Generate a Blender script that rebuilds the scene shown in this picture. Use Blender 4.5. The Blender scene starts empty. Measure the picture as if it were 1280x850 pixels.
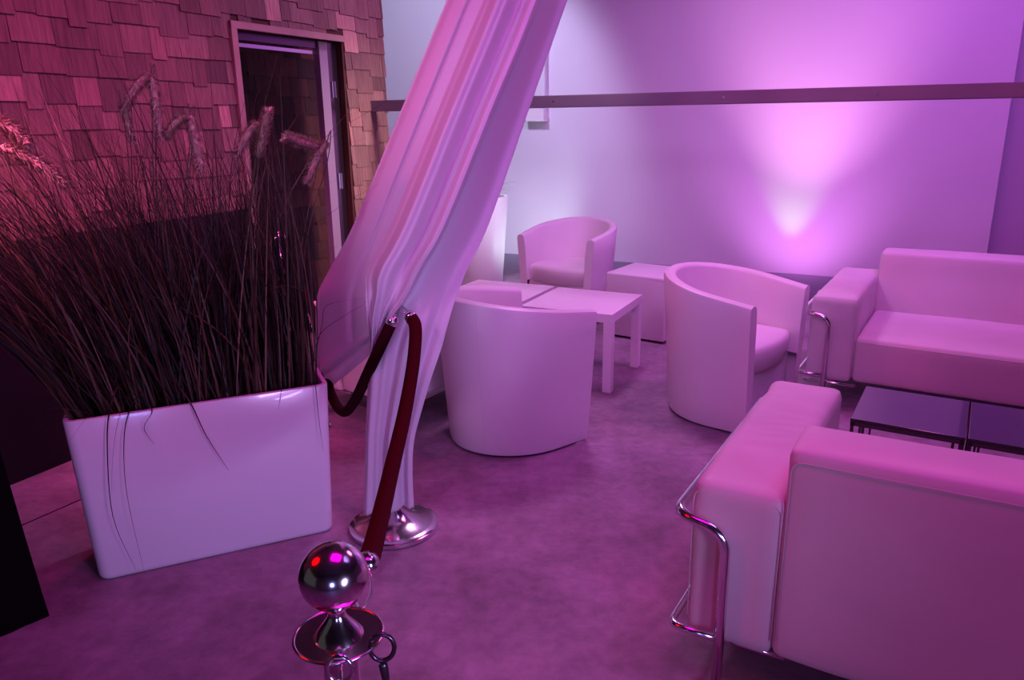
import bpy, bmesh, math, random
from math import sin, cos, pi, radians, tan, sqrt
from mathutils import Vector, Matrix, noise
random.seed(7)
S = bpy.context.scene
COL = S.collection

# ------------------------------------------------------------------ camera
FPX, PITCH, ROLL, EYE = 958.71, 0.278, -0.013, 1.4636
cr = FPX and (Vector((1, 0, 0)) * cos(ROLL) + Vector((0, sin(PITCH), cos(PITCH))) * sin(ROLL))
cu = Vector((-1, 0, 0)) * sin(ROLL) + Vector((0, sin(PITCH), cos(PITCH))) * cos(ROLL)
cf = Vector((0, cos(PITCH), -sin(PITCH)))
cam = bpy.data.cameras.new('camera'); camo = bpy.data.objects.new('camera', cam); COL.objects.link(camo)
cam.sensor_width = 36; cam.lens = FPX / 1280 * 36; cam.clip_start = 0.05
M = Matrix((cr, cu, -cf)).transposed().to_4x4(); M.translation = Vector((0, 0, EYE)); camo.matrix_world = M
S.camera = camo
EY = Vector((0, 0, EYE))


def ray(u, v):
    return cf + cr * ((u - 640) / FPX) - cu * ((v - 425) / FPX)


def at(u, v, Y):                       # the point seen at a pixel, at world depth Y
    d = ray(u, v); return EY + d * (Y / d.y)


def atz(u, v, z):
    d = ray(u, v); return EY + d * ((z - EYE) / d.z)


def onpl(u, v, p, ang):                # on the vertical plane through p running along ang
    d = ray(u, v); n = Vector((-sin(ang), cos(ang), 0)); return EY + d * (n.dot(Vector((p[0], p[1], 0))) / n.dot(d))


# ------------------------------------------------------------------ world, lights, exposure
S.view_settings.view_transform = 'Standard'; S.view_settings.look = 'None'
S.view_settings.exposure = 0.0; S.view_settings.gamma = 1.0; S.view_settings.use_curve_mapping = False
w = bpy.data.worlds.new('world'); S.world = w; w.use_nodes = True
w.node_tree.nodes['Background'].inputs[0].default_value = (0.791, 0.747, 0.859, 1)
w.node_tree.nodes['Background'].inputs[1].default_value = 0.05


def light(kind, name, loc, aim, col, power, size=0.1, spot=60, blend=1.0, sy=None):
    l = bpy.data.lights.new(name, kind); o = bpy.data.objects.new(name, l); COL.objects.link(o)
    o.location = loc; l.color = col; l.energy = power
    if kind == 'AREA':
        l.size = size
        if sy: l.shape = 'RECTANGLE'; l.size_y = sy
    else: l.shadow_soft_size = size
    if kind == 'SPOT': l.spot_size = radians(spot); l.spot_blend = blend
    o.rotation_euler = (Vector(aim) - Vector(loc)).to_track_quat('-Z', 'Y').to_euler()
    return o


WA = -0.4749                           # direction of the back wall
WP = (0, 7.7346)
wdir = Vector((cos(WA), sin(WA), 0)); wn = Vector((-sin(WA), cos(WA), 0))
AD = WA + pi / 2                       # direction of the shingled wall
AP = Vector((-2.12, 3.085, 0)); adir = Vector((cos(AD), sin(AD), 0)); an = Vector((sin(AD), -cos(AD), 0))


def wall_pt(u, v=250, off=0, z=0):
    p = onpl(u, v, WP, WA); p.z = z; return p - wn * off


# uplighters on the floor near the back wall, then ceiling lamps and added fills
pu = wall_pt(988, 300, 0.24, 0.14)
light('SPOT', 'uplight_lamp', pu, pu + Vector((0.0, 0, 1)) * 1.0 + wn * 0.20, (0.269, 1.000, 0.000), 21.17, 0.03, 50, 1.0)
pw = wall_pt(1002, 300, 0.95, 0.15)
light('SPOT', 'wide_glow_fill', pw, pw + wn * 0.95 + Vector((0.0, 0, 2.0)), (1.000, 0.363, 0.851), 125.00, 0.05, 58, 1.0)  # added beam without a fixture of its own, broadens the uplighter's glow
pc = Vector((0.50, 6.75, 0.12))
light('SPOT', 'cool_uplight_lamp', pc, wall_pt(560, 250, 0, 1.5), (0.734, 0.949, 1.000), 17.00, 0.15, 92, 0.35)
light('SPOT', 'tall_glow_fill', wall_pt(1012, 300, 0.6, 0.15), wall_pt(1012, 100, 0, 2.9), (1.000, 0.360, 0.950), 55.00, 0.05, 44, 1.0)  # extra beam put in to carry the wall glow upward
light('SPOT', 'low_wall_fill', wall_pt(1000, 300, 0.8, 0.12), wall_pt(1000, 300, 0, 0.75), (0.878, 0.258, 1.000), 33.05, 0.08, 90, 1.0)  # added spot that spreads the glow low on the wall
light('SPOT', 'cool_wall_fill', (-0.9, 5.7, 3.15), wall_pt(560, 100, 0, 1.25), (0.658, 0.611, 1.000), 216.12, 0.15, 84, 0.45)  # added fill for the pale left part of the back wall
light('AREA', 'wall_wash_fill', (2.6, 3.9, 3.15), wall_pt(1000, 200, 0, 1.0), (0.600, 0.112, 1.000), 60.42, 1.0)  # unseen fill, added to lift the violet of the back wall
light('AREA', 'lounge_ceiling_lamp', (1.8, 3.4, 3.15), (1.7, 3.4, 0), (1.000, 0.178, 0.595), 21.56, 0.8)
light('AREA', 'rear_lounge_fill', (0.5, 4.7, 3.15), (0.5, 4.7, 0), (0.904, 0.385, 1.000), 38.00, 0.50)  # added overhead fill for the side tables and rear chairs
light('SPOT', 'hut_corner_fill', (1.2, 4.3, 2.2), (-0.95, 5.35, 1.0), (1.000, 0.660, 0.720), 270.00, 0.12, 50, 1.0)  # unseen spot added to brighten the right end of the shingles
light('SPOT', 'purple_ceiling_lamp', (1.5, 1.4, 3.1), (1.0, 2.4, 0.0), (0.450, 0.220, 1.000), 50.00, 0.50, 110, 1.0)
light('AREA', 'magenta_floor_fill', (0.2, 1.0, 3.15), (0.2, 1.2, 0.0), (1.000, 0.000, 0.649), 25.00, 0.90)  # overhead fill put in for the magenta on the near floor
light('SPOT', 'red_ceiling_lamp', (-2.0, 1.0, 2.6), (1.1, 1.5, 0.2), (1.000, 0.000, 0.000), 55.00, 0.40, 62, 1.0)
light('SPOT', 'red_low_lamp', (-1.75, 1.9, 1.75), (-1.55, 3.4, 0.5), (1.000, 0.160, 0.420), 170.00, 0.15, 75, 1.0)
light('SPOT', 'pink_ceiling_lamp', (-0.4, 2.7, 3.15), (-2.0, 3.6, 0.9), (1.000, 0.077, 0.535), 190.00, 0.50, 78, 1.0)
light('SPOT', 'drape_red_fill', (-2.3, 1.9, 2.5), (-0.35, 2.7, 1.7), (1.000, 0.020, 0.220), 70.00, 0.10, 40, 1.0)  # added red spot that tints the left-facing folds of the drape
light('SPOT', 'tall_planter_fill', (0.1, 5.3, 3.15), (-0.2, 7.0, 0.6), (0.800, 0.760, 1.000), 200.00, 0.10, 34, 1.0)  # unseen spot put in to brighten the tall planter
light('SPOT', 'red_floor_fill', (-1.25, 4.5, 3.1), (-1.25, 3.1, 0.0), (1.0, 0.03, 0.26), 75.0, 0.15, 46, 1.0)  # added red spot for the floor around the big planter
light('SPOT', 'drape_fill', (-1.5, 0.7, 2.4), (-0.45, 2.8, 1.5), (0.850, 0.480, 1.000), 88.00, 0.20, 46, 1.0)  # unseen front-left fill added to lighten the drape
light('SPOT', 'violet_low_fill', (1.3, -0.5, 1.0), (-0.85, 2.5, 0.3), (0.590, 0.416, 1.000), 175.00, 0.30, 46, 1.0)  # added violet fill from low right, for planter, drape tail and chair back
light('SPOT', 'chairs_fill', (0.4, 0.6, 2.3), (0.75, 4.6, 0.4), (0.600, 0.280, 1.000), 85.00, 0.25, 58, 1.0)  # added fill for the fronts of the far chairs and cube
light('AREA', 'front_fill', (0.3, -2.8, 1.2), (0.0, 2.5, 0.6), (0.292, 0.313, 1.000), 16.82, 0.5)  # blue fill added behind the camera, also mirrored in the ball finial


# ------------------------------------------------------------------ materials
def mat(name, col, rough=0.5, metal=0.0, sheen=0.0, coat=0.0, spec=0.5, noise_scale=None, noise_amt=0.0, bump=0.0, bump_scale=60, col2=None):
    m = bpy.data.materials.new(name); m.use_nodes = True; nt = m.node_tree; b = nt.nodes['Principled BSDF']
    b.inputs['Base Color'].default_value = (*col, 1); b.inputs['Roughness'].default_value = rough
    b.inputs['Metallic'].default_value = metal; b.inputs['Sheen Weight'].default_value = sheen
    b.inputs['Coat Weight'].default_value = coat; b.inputs['Specular IOR Level'].default_value = spec
    tc = nt.nodes.new('ShaderNodeTexCoord')
    if noise_scale:
        n = nt.nodes.new('ShaderNodeTexNoise'); n.inputs['Scale'].default_value = noise_scale; n.inputs['Detail'].default_value = 6
        nt.links.new(tc.outputs['Object'], n.inputs['Vector'])
        r = nt.nodes.new('ShaderNodeMapRange'); r.inputs['From Min'].default_value = 0.3; r.inputs['From Max'].default_value = 0.7
        nt.links.new(n.outputs['Fac'], r.inputs['Value'])
        mx = nt.nodes.new('ShaderNodeMix'); mx.data_type = 'RGBA'
        c2 = col2 or tuple(c * (1 - noise_amt) for c in col)
        mx.inputs['A'].default_value = (*col, 1); mx.inputs['B'].default_value = (*c2, 1)
        nt.links.new(r.outputs['Result'], mx.inputs['Factor']); nt.links.new(mx.outputs['Result'], b.inputs['Base Color'])
    if bump:
        n2 = nt.nodes.new('ShaderNodeTexNoise'); n2.inputs['Scale'].default_value = bump_scale; n2.inputs['Detail'].default_value = 5
        nt.links.new(tc.outputs['Object'], n2.inputs['Vector'])
        bp = nt.nodes.new('ShaderNodeBump'); bp.inputs['Strength'].default_value = bump; bp.inputs['Distance'].default_value = 0.02
        nt.links.new(n2.outputs['Fac'], bp.inputs['Height']); nt.links.new(bp.outputs['Normal'], b.inputs['Normal'])
    return m


m_leather = mat('white_leatherette', (0.80, 0.77, 0.76), 0.38, noise_scale=3, noise_amt=0.06, bump=0.05, bump_scale=9)
m_leather2 = mat('white_sofa_leatherette', (0.72, 0.65, 0.65), 0.46, noise_scale=2.5, noise_amt=0.12, bump=0.10, bump_scale=7)
m_seam = mat('seam_thread', (0.68, 0.62, 0.62), 0.6)
m_chrome = mat('chrome', (0.80, 0.78, 0.80), 0.15, 1.0)
m_steel = mat('brushed_steel', (0.6, 0.58, 0.6), 0.22, 1.0)
m_darkmetal = mat('dark_metal', (0.13, 0.10, 0.13), 0.22, 0.9)
m_lack = mat('white_lacquer', (0.82, 0.78, 0.78), 0.42)
m_gloss = mat('gloss_white_plastic', (0.74, 0.72, 0.78), 0.16, coat=0.4)
m_soil = mat('dark_soil', (0.03, 0.02, 0.015), 0.95, noise_scale=30, noise_amt=0.5)
m_black = mat('black_cloth', (0.004, 0.0035, 0.004), 1.0, spec=0.05, bump=0.2, bump_scale=25)
m_blackpan = mat('black_panel', (0.006, 0.005, 0.009), 0.5, spec=0.25, noise_scale=5, noise_amt=0.4)
m_glassblack = mat('black_glass', (0.015, 0.012, 0.02), 0.12, coat=0.6)
m_wall = mat('white_wall_paint', (0.74, 0.72, 0.76), 0.55, noise_scale=0.8, noise_amt=0.04, bump=0.03, bump_scale=14)
m_ceil = mat('dark_ceiling_paint', (0.10, 0.09, 0.10), 0.9)
m_dim = mat('grey_wall_paint', (0.22, 0.20, 0.23), 0.8)
m_base = mat('grey_skirting_paint', (0.30, 0.29, 0.36), 0.5)
m_rail = mat('grey_steel_paint', (0.30, 0.26, 0.32), 0.55, noise_scale=4, noise_amt=0.12)
m_trim = mat('pale_wood_trim', (0.42, 0.30, 0.22), 0.6, noise_scale=6, noise_amt=0.2)
m_velvet = mat('crimson_velvet', (0.055, 0.001, 0.005), 1.0, sheen=0.0, spec=0.1)
m_velvet_d = mat('burgundy_velvet', (0.030, 0.002, 0.006), 1.0, sheen=0.0, spec=0.1)
m_gold = mat('brass', (0.55, 0.42, 0.20), 0.3, 0.9)
m_leaf = mat('white_grass_leaf', (0.55, 0.65, 0.50), 0.6)

# floor: stained grey screed
m_floor = mat('stained_screed', (0.30, 0.27, 0.28), 0.62, bump=0.12, bump_scale=40)
nt = m_floor.node_tree; b = nt.nodes['Principled BSDF']; tc = nt.nodes['Texture Coordinate']
n1 = nt.nodes.new('ShaderNodeTexNoise'); n1.inputs['Scale'].default_value = 2.6; n1.inputs['Detail'].default_value = 9; n1.inputs['Roughness'].default_value = 0.72
n2 = nt.nodes.new('ShaderNodeTexNoise'); n2.inputs['Scale'].default_value = 22; n2.inputs['Detail'].default_value = 6
nt.links.new(tc.outputs['Object'], n1.inputs['Vector']); nt.links.new(tc.outputs['Object'], n2.inputs['Vector'])
rp = nt.nodes.new('ShaderNodeValToRGB'); rp.color_ramp.elements[0].position = 0.36; rp.color_ramp.elements[0].color = (0.20, 0.14, 0.18, 1)
rp.color_ramp.elements[1].position = 0.62; rp.color_ramp.elements[1].color = (0.38, 0.27, 0.35, 1)
nt.links.new(n1.outputs['Fac'], rp.inputs['Fac'])
mx = nt.nodes.new('ShaderNodeMix'); mx.data_type = 'RGBA'; mx.blend_type = 'MULTIPLY'; mx.inputs['Factor'].default_value = 0.5
r2 = nt.nodes.new('ShaderNodeValToRGB'); r2.color_ramp.elements[0].position = 0.35; r2.color_ramp.elements[0].color = (0.66, 0.66, 0.66, 1); r2.color_ramp.elements[1].position = 0.6
nt.links.new(n2.outputs['Fac'], r2.inputs['Fac']); nt.links.new(rp.outputs['Color'], mx.inputs['A']); nt.links.new(r2.outputs['Color'], mx.inputs['B'])
nt.links.new(mx.outputs['Result'], b.inputs['Base Color'])

# cedar shingles: per shingle tint in a colour attribute, grain from stretched noise
m_shingle = mat('cedar_shingles', (0.5, 0.3, 0.2), 0.75)
nt = m_shingle.node_tree; b = nt.nodes['Principled BSDF']; tc = nt.nodes['Texture Coordinate']
ca = nt.nodes.new('ShaderNodeVertexColor'); ca.layer_name = 'tint'
mp = nt.nodes.new('ShaderNodeMapping'); mp.inputs['Scale'].default_value = (60, 60, 3)
nt.links.new(tc.outputs['Object'], mp.inputs['Vector'])
ng = nt.nodes.new('ShaderNodeTexNoise'); ng.inputs['Scale'].default_value = 1.6; ng.inputs['Detail'].default_value = 5
nt.links.new(mp.outputs['Vector'], ng.inputs['Vector'])
rg = nt.nodes.new('ShaderNodeValToRGB'); rg.color_ramp.elements[0].position = 0.3; rg.color_ramp.elements[0].color = (0.6, 0.58, 0.56, 1); rg.color_ramp.elements[1].position = 0.65
nt.links.new(ng.outputs['Fac'], rg.inputs['Fac'])
mx = nt.nodes.new('ShaderNodeMix'); mx.data_type = 'RGBA'; mx.blend_type = 'MULTIPLY'; mx.inputs['Factor'].default_value = 1
nt.links.new(ca.outputs['Color'], mx.inputs['A']); nt.links.new(rg.outputs['Color'], mx.inputs['B']); nt.links.new(mx.outputs['Result'], b.inputs['Base Color'])
bp = nt.nodes.new('ShaderNodeBump'); bp.inputs['Strength'].default_value = 0.25; bp.inputs['Distance'].default_value = 0.01
nt.links.new(ng.outputs['Fac'], bp.inputs['Height']); nt.links.new(bp.outputs['Normal'], b.inputs['Normal'])

# satin drape: some light passes through
m_drape = mat('white_satin', (0.80, 0.76, 0.82), 0.42, sheen=0.3, bump=0.03, bump_scale=300)
nt = m_drape.node_tree; b = nt.nodes['Principled BSDF']; out = nt.nodes['Material Output']
tr = nt.nodes.new('ShaderNodeBsdfTranslucent'); tr.inputs['Color'].default_value = (0.85, 0.78, 0.88, 1)
ms = nt.nodes.new('ShaderNodeMixShader'); ms.inputs['Fac'].default_value = 0.30
nt.links.new(b.outputs['BSDF'], ms.inputs[1]); nt.links.new(tr.outputs['BSDF'], ms.inputs[2]); nt.links.new(ms.outputs['Shader'], out.inputs['Surface'])

# grass blades: tint per blade
m_grass = mat('dry_grass', (0.1, 0.1, 0.05), 0.55)
nt = m_grass.node_tree; ca = nt.nodes.new('ShaderNodeVertexColor'); ca.layer_name = 'tint'
nt.links.new(ca.outputs['Color'], nt.nodes['Principled BSDF'].inputs['Base Color'])
m_plume = mat('straw_plume', (0.64, 0.45, 0.38), 0.8, noise_scale=60, noise_amt=0.5)
m_stalk = mat('dry_stalk', (0.09, 0.07, 0.05), 0.7)


# ------------------------------------------------------------------ helpers
def link(name, me, m, parent=None, smooth=False):
    if smooth:
        for p in me.polygons: p.use_smooth = True
    if m: me.materials.append(m)
    o = bpy.data.objects.new(name, me); COL.objects.link(o)
    if parent: o.parent = parent
    return o


def obj(name, bm, m, parent=None, smooth=False, recalc=True):
    if recalc: bmesh.ops.recalc_face_normals(bm, faces=bm.faces)
    me = bpy.data.meshes.new(name); bm.to_mesh(me); bm.free()
    return link(name, me, m, parent, smooth)


def tag(o, label, cat, group=None, kind=None):
    o['label'] = label; o['category'] = cat
    if group: o['group'] = group
    if kind: o['kind'] = kind
    return o


def thing(name, label, cat, loc=(0, 0, 0), rz=0, group=None):
    o = bpy.data.objects.new(name, None); COL.objects.link(o); o.location = loc; o.rotation_euler = (0, 0, rz)
    o.empty_display_size = 0.1
    return tag(o, label, cat, group)


def struct(o): o['kind'] = 'structure'; return o


def box(bm, lo, hi, bev=0.0, seg=3, mx=None):
    r = bmesh.ops.create_cube(bm, size=1)
    vs = r['verts']
    for v in vs:
        v.co = Vector(((lo[i] + hi[i]) / 2 + v.co[i] * (hi[i] - lo[i]) for i in range(3)))
    if bev:
        es = list({e for v in vs for e in v.link_edges})
        r = bmesh.ops.bevel(bm, geom=es, offset=bev, segments=seg, affect='EDGES', profile=0.5)
        vs = list({v for v in r['verts']} | {v for v in vs if v.is_valid})
    if mx:
        for v in vs: v.co = mx @ v.co
    return vs


def tube(bm, pts, r, seg=12, closed=False, cap=True):
    pts = [Vector(p) for p in pts]; n = len(pts)
    rr = r if isinstance(r, (list, tuple)) else [r] * n
    rings = []; up = None
    for i, p in enumerate(pts):
        a = pts[(i - 1) % n] if (closed or i > 0) else p
        c = pts[(i + 1) % n] if (closed or i < n - 1) else p
        t = (c - a).normalized()
        if up is None:
            up = t.orthogonal().normalized()
        up = (up - t * up.dot(t)).normalized(); s = t.cross(up)
        rings.append([bm.verts.new(p + (up * cos(2 * pi * k / seg) + s * sin(2 * pi * k / seg)) * rr[i]) for k in range(seg)])
    for i in range(n if closed else n - 1):
        A, B = rings[i], rings[(i + 1) % n]
        if closed and i == n - 1:   # match twist
            k0 = min(range(seg), key=lambda k: (B[k].co - A[0].co).length)
            B = B[k0:] + B[:k0]
        for k in range(seg):
            bm.faces.new((A[k], A[(k + 1) % seg], B[(k + 1) % seg], B[k]))
    if cap and not closed:
        bm.faces.new(rings[0][::-1]); bm.faces.new(rings[-1])


def lathe(bm, prof, seg=48, c=(0, 0, 0)):
    rings = []
    for r, z in prof:
        if r < 1e-5: rings.append([bm.verts.new((c[0], c[1], c[2] + z))])
        else: rings.append([bm.verts.new((c[0] + r * cos(2 * pi * k / seg), c[1] + r * sin(2 * pi * k / seg), c[2] + z)) for k in range(seg)])
    for A, B in zip(rings[:-1], rings[1:]):
        for k in range(seg):
            k2 = (k + 1) % seg
            f = [A[k % len(A)], A[k2 % len(A)], B[k2 % len(B)], B[k % len(B)]]
            u = []
            for v in f:
                if v not in u: u.append(v)
            if len(u) > 2:
                bm.faces.new(u)


def spline(P, n=10, closed=False):
    P = [Vector(p) for p in P]; out = []
    N = len(P)
    for i in range(N if closed else N - 1):
        if closed: a, b_, c, d = P[(i - 1) % N], P[i], P[(i + 1) % N], P[(i + 2) % N]
        else: a, b_, c, d = P[max(i - 1, 0)], P[i], P[i + 1], P[min(i + 2, N - 1)]
        for k in range(n):
            t = k / n
            out.append(0.5 * ((2 * b_) + (c - a) * t + (2 * a - 5 * b_ + 4 * c - d) * t * t + (3 * b_ - a - 3 * c + d) * t ** 3))
    if not closed: out.append(P[-1])
    return out


def fillet(P, r, n=6):          # polyline with rounded corners
    P = [Vector(p) for p in P]; out = [P[0]]
    for a, b_, c in zip(P[:-2], P[1:-1], P[2:]):
        d1 = (a - b_).normalized(); d2 = (c - b_).normalized()
        q = min(r, (a - b_).length * 0.5, (c - b_).length * 0.5)
        s, e = b_ + d1 * q, b_ + d2 * q
        for k in range(n + 1):
            t = k / n; out.append(s * (1 - t) ** 2 + b_ * 2 * t * (1 - t) + e * t * t)
    out.append(P[-1]); return out


def smoothstep(t): t = max(0, min(1, t)); return t * t * (3 - 2 * t)


# ------------------------------------------------------------------ room shell
bm = bmesh.new(); box(bm, (-6, -4.5, -0.08), (8, 11, 0)); fl = struct(obj('floor', bm, m_floor))
bm = bmesh.new(); box(bm, (-6, -4.5, 3.3), (8, 11, 3.4)); struct(obj('ceiling', bm, m_ceil))


def slab(name, p0, p1, z0, z1, th, nrm, m, parent=None):
    bm = bmesh.new(); p0 = Vector((*p0[:2], 0)); p1 = Vector((*p1[:2], 0)); q = Vector(nrm) * th
    vs = [bm.verts.new(p + Vector((0, 0, z))) for z in (z0, z1) for p in (p0, p1, p1 + q, p0 + q)]
    for f in ((0, 1, 2, 3), (4, 5, 6, 7), (0, 1, 5, 4), (1, 2, 6, 5), (2, 3, 7, 6), (3, 0, 4, 7)): bm.faces.new([vs[i] for i in f])
    return obj(name, bm, m, parent)


c_left = Vector((-4.4, WP[1] + 4.4 * -tan(WA), 0)); c_right = Vector((3.665, WP[1] + 3.665 * tan(WA), 0))
struct(slab('wall_back', c_left, c_right, 0, 3.3, 0.12, wn, m_wall))
# recess beyond the end of the white wall
r0 = c_right + wn * 0.55 - wdir * 0.6; r1 = r0 + wdir * 3.8
struct(slab('wall_recess', r0, r1, 0, 3.3, 0.1, wn, m_wall))
struct(slab('wall_right', (6.6, 5.2), (6.6, -4.4), 0, 3.3, 0.1, (1, 0, 0), m_dim))
struct(slab('wall_near', (-5, -4.0), (6.6, -4.0), 0, 3.3, 0.1, (0, -1, 0), m_dim))
struct(slab('baseboard_back', c_left - wn * 0.018, c_right - wn * 0.018, 0, 0.17, 0.017, wn, m_base))

# floor joints (thin dark saw cuts in the screed)
j0, j1 = atz(26.5, 657.6, 0), atz(95, 627.6, 0); jd = (j1 - j0).normalized()
slab('floor_joint', j0 - jd * 1.2, j0 + jd * 0.42, 0.0, 0.0012, 0.006, Vector((-jd.y, jd.x, 0)), m_black)
struct(bpy.data.objects['floor_joint']).name = 'trim_1'

# ------------------------------------------------------------------ shingled wall with the doorway
TH = 0.10; S0, S1 = -2.4, 2.782
DL, DR, DT = 1.452, 2.335, 1.955       # doorway along the wall and its top
LOW = 1.012                            # bottom of the shingles left of the door
LW = -an


def A(s, z, off=0.0): return AP + adir * s + an * off + Vector((0, 0, z))


def wedge(bm, s0, s1, z0, z1, tb, tt, off, lay=None, colr=None, sk=0.0):
    vs = [bm.verts.new(A(s0, z0, off)), bm.verts.new(A(s1, z0 + sk, off)), bm.verts.new(A(s1, z0 + sk, off + tb)), bm.verts.new(A(s0, z0, off + tb)),
          bm.verts.new(A(s0, z1, off)), bm.verts.new(A(s1, z1, off)), bm.verts.new(A(s1, z1, off + tt)), bm.verts.new(A(s0, z1, off + tt))]
    for f in ((0, 1, 2, 3), (4, 5, 6, 7), (0, 1, 5, 4), (1, 2, 6, 5), (2, 3, 7, 6), (3, 0, 4, 7)):
        fc = bm.faces.new([vs[i] for i in f])
        if lay:
            for lp in fc.loops: lp[lay] = (*colr, 1)


bm = bmesh.new(); lay = bm.loops.layers.color.new('tint')
base_c = (0.30, 0.17, 0.11)
for (a, b_, z0, z1) in ((S0, DL - 0.004, 0, 3.3), (DR + 0.004, S1 - 0.002, 0, 3.3), (DL - 0.004, DR + 0.004, DT + 0.004, 3.3)):
    wedge(bm, a, b_, z0, z1, TH, TH, -TH, lay, base_c)
rnd = random.Random(3)
rows = 28; CO = 0.1165
for r in range(rows):
    zb = 0.0 + r * CO + 0.045
    if zb > 3.25: break
    s = S0 + rnd.uniform(0, 0.1)
    while s < S1:
        wdt = rnd.choice([rnd.uniform(0.06, 0.10), rnd.uniform(0.11, 0.19), rnd.uniform(0.11, 0.16)])
        e = min(s + wdt, S1); z0 = zb - rnd.choice([0, 0, 0.004, 0.008, 0.022, 0.030, -0.008]) ; zt = zb + CO + 0.03
        t = rnd.random()
        c = [0.46 + 0.14 * t, 0.35 + 0.13 * t, 0.31 + 0.11 * t]
        if rnd.random() < 0.10: c = [x * 1.28 for x in c]
        if rnd.random() < 0.2: c = [x * 0.86 for x in c]
        th = 0.010 + rnd.uniform(0, 0.004)
        segs = [(s, e, z0, zt)]
        out_ = []
        for (a, b_, za, zz) in segs:
            if b_ < DL and za < LOW:
                if zz <= LOW + 0.03: continue
                za = LOW
            if a < DL - 0.0 and b_ > DL and za < LOW: a = max(a, DL)
            # keep clear of the doorway
            if zz > 0 and za < DT + 0.02 and b_ > DL - 0.02 and a < DR + 0.02:
                if za >= DT - 0.05: za = DT + 0.02; out_.append((a, b_, za, zz)) if zz > za + 0.02 else None; continue
                if a < DL - 0.035: out_.append((a, DL - 0.02, max(za, LOW), zz)) if zz > LOW + .02 else None
                if b_ > DR + 0.035: out_.append((DR + 0.02, b_, za, zz))
                continue
            out_.append((a, b_, za, zz))
        for (a, b_, za, zz) in out_:
            if b_ - a > 0.012 and zz - za > 0.01:
                wedge(bm, a + 0.0012, b_ - 0.0012, za, min(zz, 3.29), th, 0.002, 0, lay, c, rnd.uniform(-0.002, 0.002))
        s = e
struct(obj('wall_left', bm, m_shingle))

# pale boards round the doorway
bm = bmesh.new()
wedge(bm, DL - 0.040, DL, 0.0, DT + 0.036, 0.024, 0.024, 0)
wedge(bm, DL - 0.040, DR + 0.012, DT, DT + 0.036, 0.025, 0.025, 0)
struct(obj('trim_2', bm, m_trim))
# black lower panelling left of the doorway
bm = bmesh.new(); wedge(bm, S0, DL - 0.05, 0.0, LOW, 0.03, 0.03, 0)
for k in range(5):
    s = S0 + 0.4 + k * 0.78
    if s < DL - 0.1: wedge(bm, s, s + 0.03, 0.0, LOW - 0.04, 0.037, 0.037, 0)
struct(obj('trim_3', bm, m_blackpan))

# room behind the doorway: dark shingled partition and the open leaf
bm = bmesh.new(); lay = bm.loops.layers.color.new('tint')
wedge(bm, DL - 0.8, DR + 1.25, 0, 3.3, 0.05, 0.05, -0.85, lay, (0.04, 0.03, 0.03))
for r in range(24):
    s = DL - 0.8
    while s < DR + 1.2:
        wd = rnd.uniform(0.1, 0.2); t = rnd.uniform(0.5, 1)
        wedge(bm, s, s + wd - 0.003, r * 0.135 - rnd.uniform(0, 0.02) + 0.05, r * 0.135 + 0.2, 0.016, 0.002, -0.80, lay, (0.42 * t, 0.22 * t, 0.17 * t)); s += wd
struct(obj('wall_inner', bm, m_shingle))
dr = bpy.data.objects.new('door_1', None); COL.objects.link(dr); dr['kind'] = 'structure'
m_jamb = mat('white_door_frame', (0.26, 0.22, 0.27), 0.5)
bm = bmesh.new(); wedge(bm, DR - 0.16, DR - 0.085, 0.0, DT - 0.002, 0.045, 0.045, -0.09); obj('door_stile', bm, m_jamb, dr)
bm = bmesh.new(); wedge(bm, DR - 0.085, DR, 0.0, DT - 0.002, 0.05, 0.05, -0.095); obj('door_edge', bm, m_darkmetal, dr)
for z in (0.35, 1.05, 1.62):
    bm = bmesh.new(); wedge(bm, DR - 0.07, DR - 0.03, z, z + 0.10, 0.008, 0.008, -0.045)
    tube(bm, [A(DR - 0.05, z, -0.034), A(DR - 0.05, z + 0.1, -0.034)], 0.007, 8); obj('hinge', bm, m_steel, dr)
bm = bmesh.new(); wedge(bm, DL, DR - 0.16, DT - 0.045, DT - 0.002, 0.03, 0.03, -0.09); obj('door_head', bm, m_darkmetal, dr)
m_pane = mat('door_glass', (0.02, 0.02, 0.03), 0.05)
pn = m_pane.node_tree.nodes['Principled BSDF']; pn.inputs['Transmission Weight'].default_value = 0.0
bm = bmesh.new(); wedge(bm, DL, DR - 0.16, 1.875, 1.895, 0.012, 0.012, -0.085); obj('door_closer_bar', bm, m_steel, dr)

# horizontal rail crossing the room from the end of the shingled wall
ba = onpl(462, 131, AP[:2], AD); ba.z = 0
bm = bmesh.new(); q0 = ba + Vector((0, 0, 0)); q1 = q0 + wdir * 5.6
vs = []
for z in (1.537, 1.607):
    for p, o_ in ((q0, 0), (q1, 0), (q1, 0.06), (q0, 0.06)):
        vs.append(bm.verts.new(p + wn * o_ + Vector((0, 0, z))))
for f in ((0, 1, 2, 3), (4, 5, 6, 7), (0, 1, 5, 4), (1, 2, 6, 5), (2, 3, 7, 6), (3, 0, 4, 7)): bm.faces.new([vs[i] for i in f])
bmesh.ops.bevel(bm, geom=bm.edges[:], offset=0.004, segments=2, affect='EDGES')
rail = thing('steel_rail', 'long dark horizontal steel rail crossing in front of the white wall', 'rail', q0 + Vector((0, 0, 1.57)))
def keep(o, par): o.parent = par; o.matrix_parent_inverse = Matrix.Translation(-Vector(par.location)) if par.rotation_euler.z == 0 else par.matrix_world.inverted(); return o
keep(obj('rail_bar', bm, m_rail), rail)
for k in (0.8, 1.35, 2.35, 3.1):
    bm = bmesh.new(); p = q0 + wdir * k + Vector((0, 0, 1.572)) - wn * 0.001
    tube(bm, [p, p - wn * 0.004], 0.006, 10); keep(obj('bolt', bm, m_steel), rail)

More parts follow.
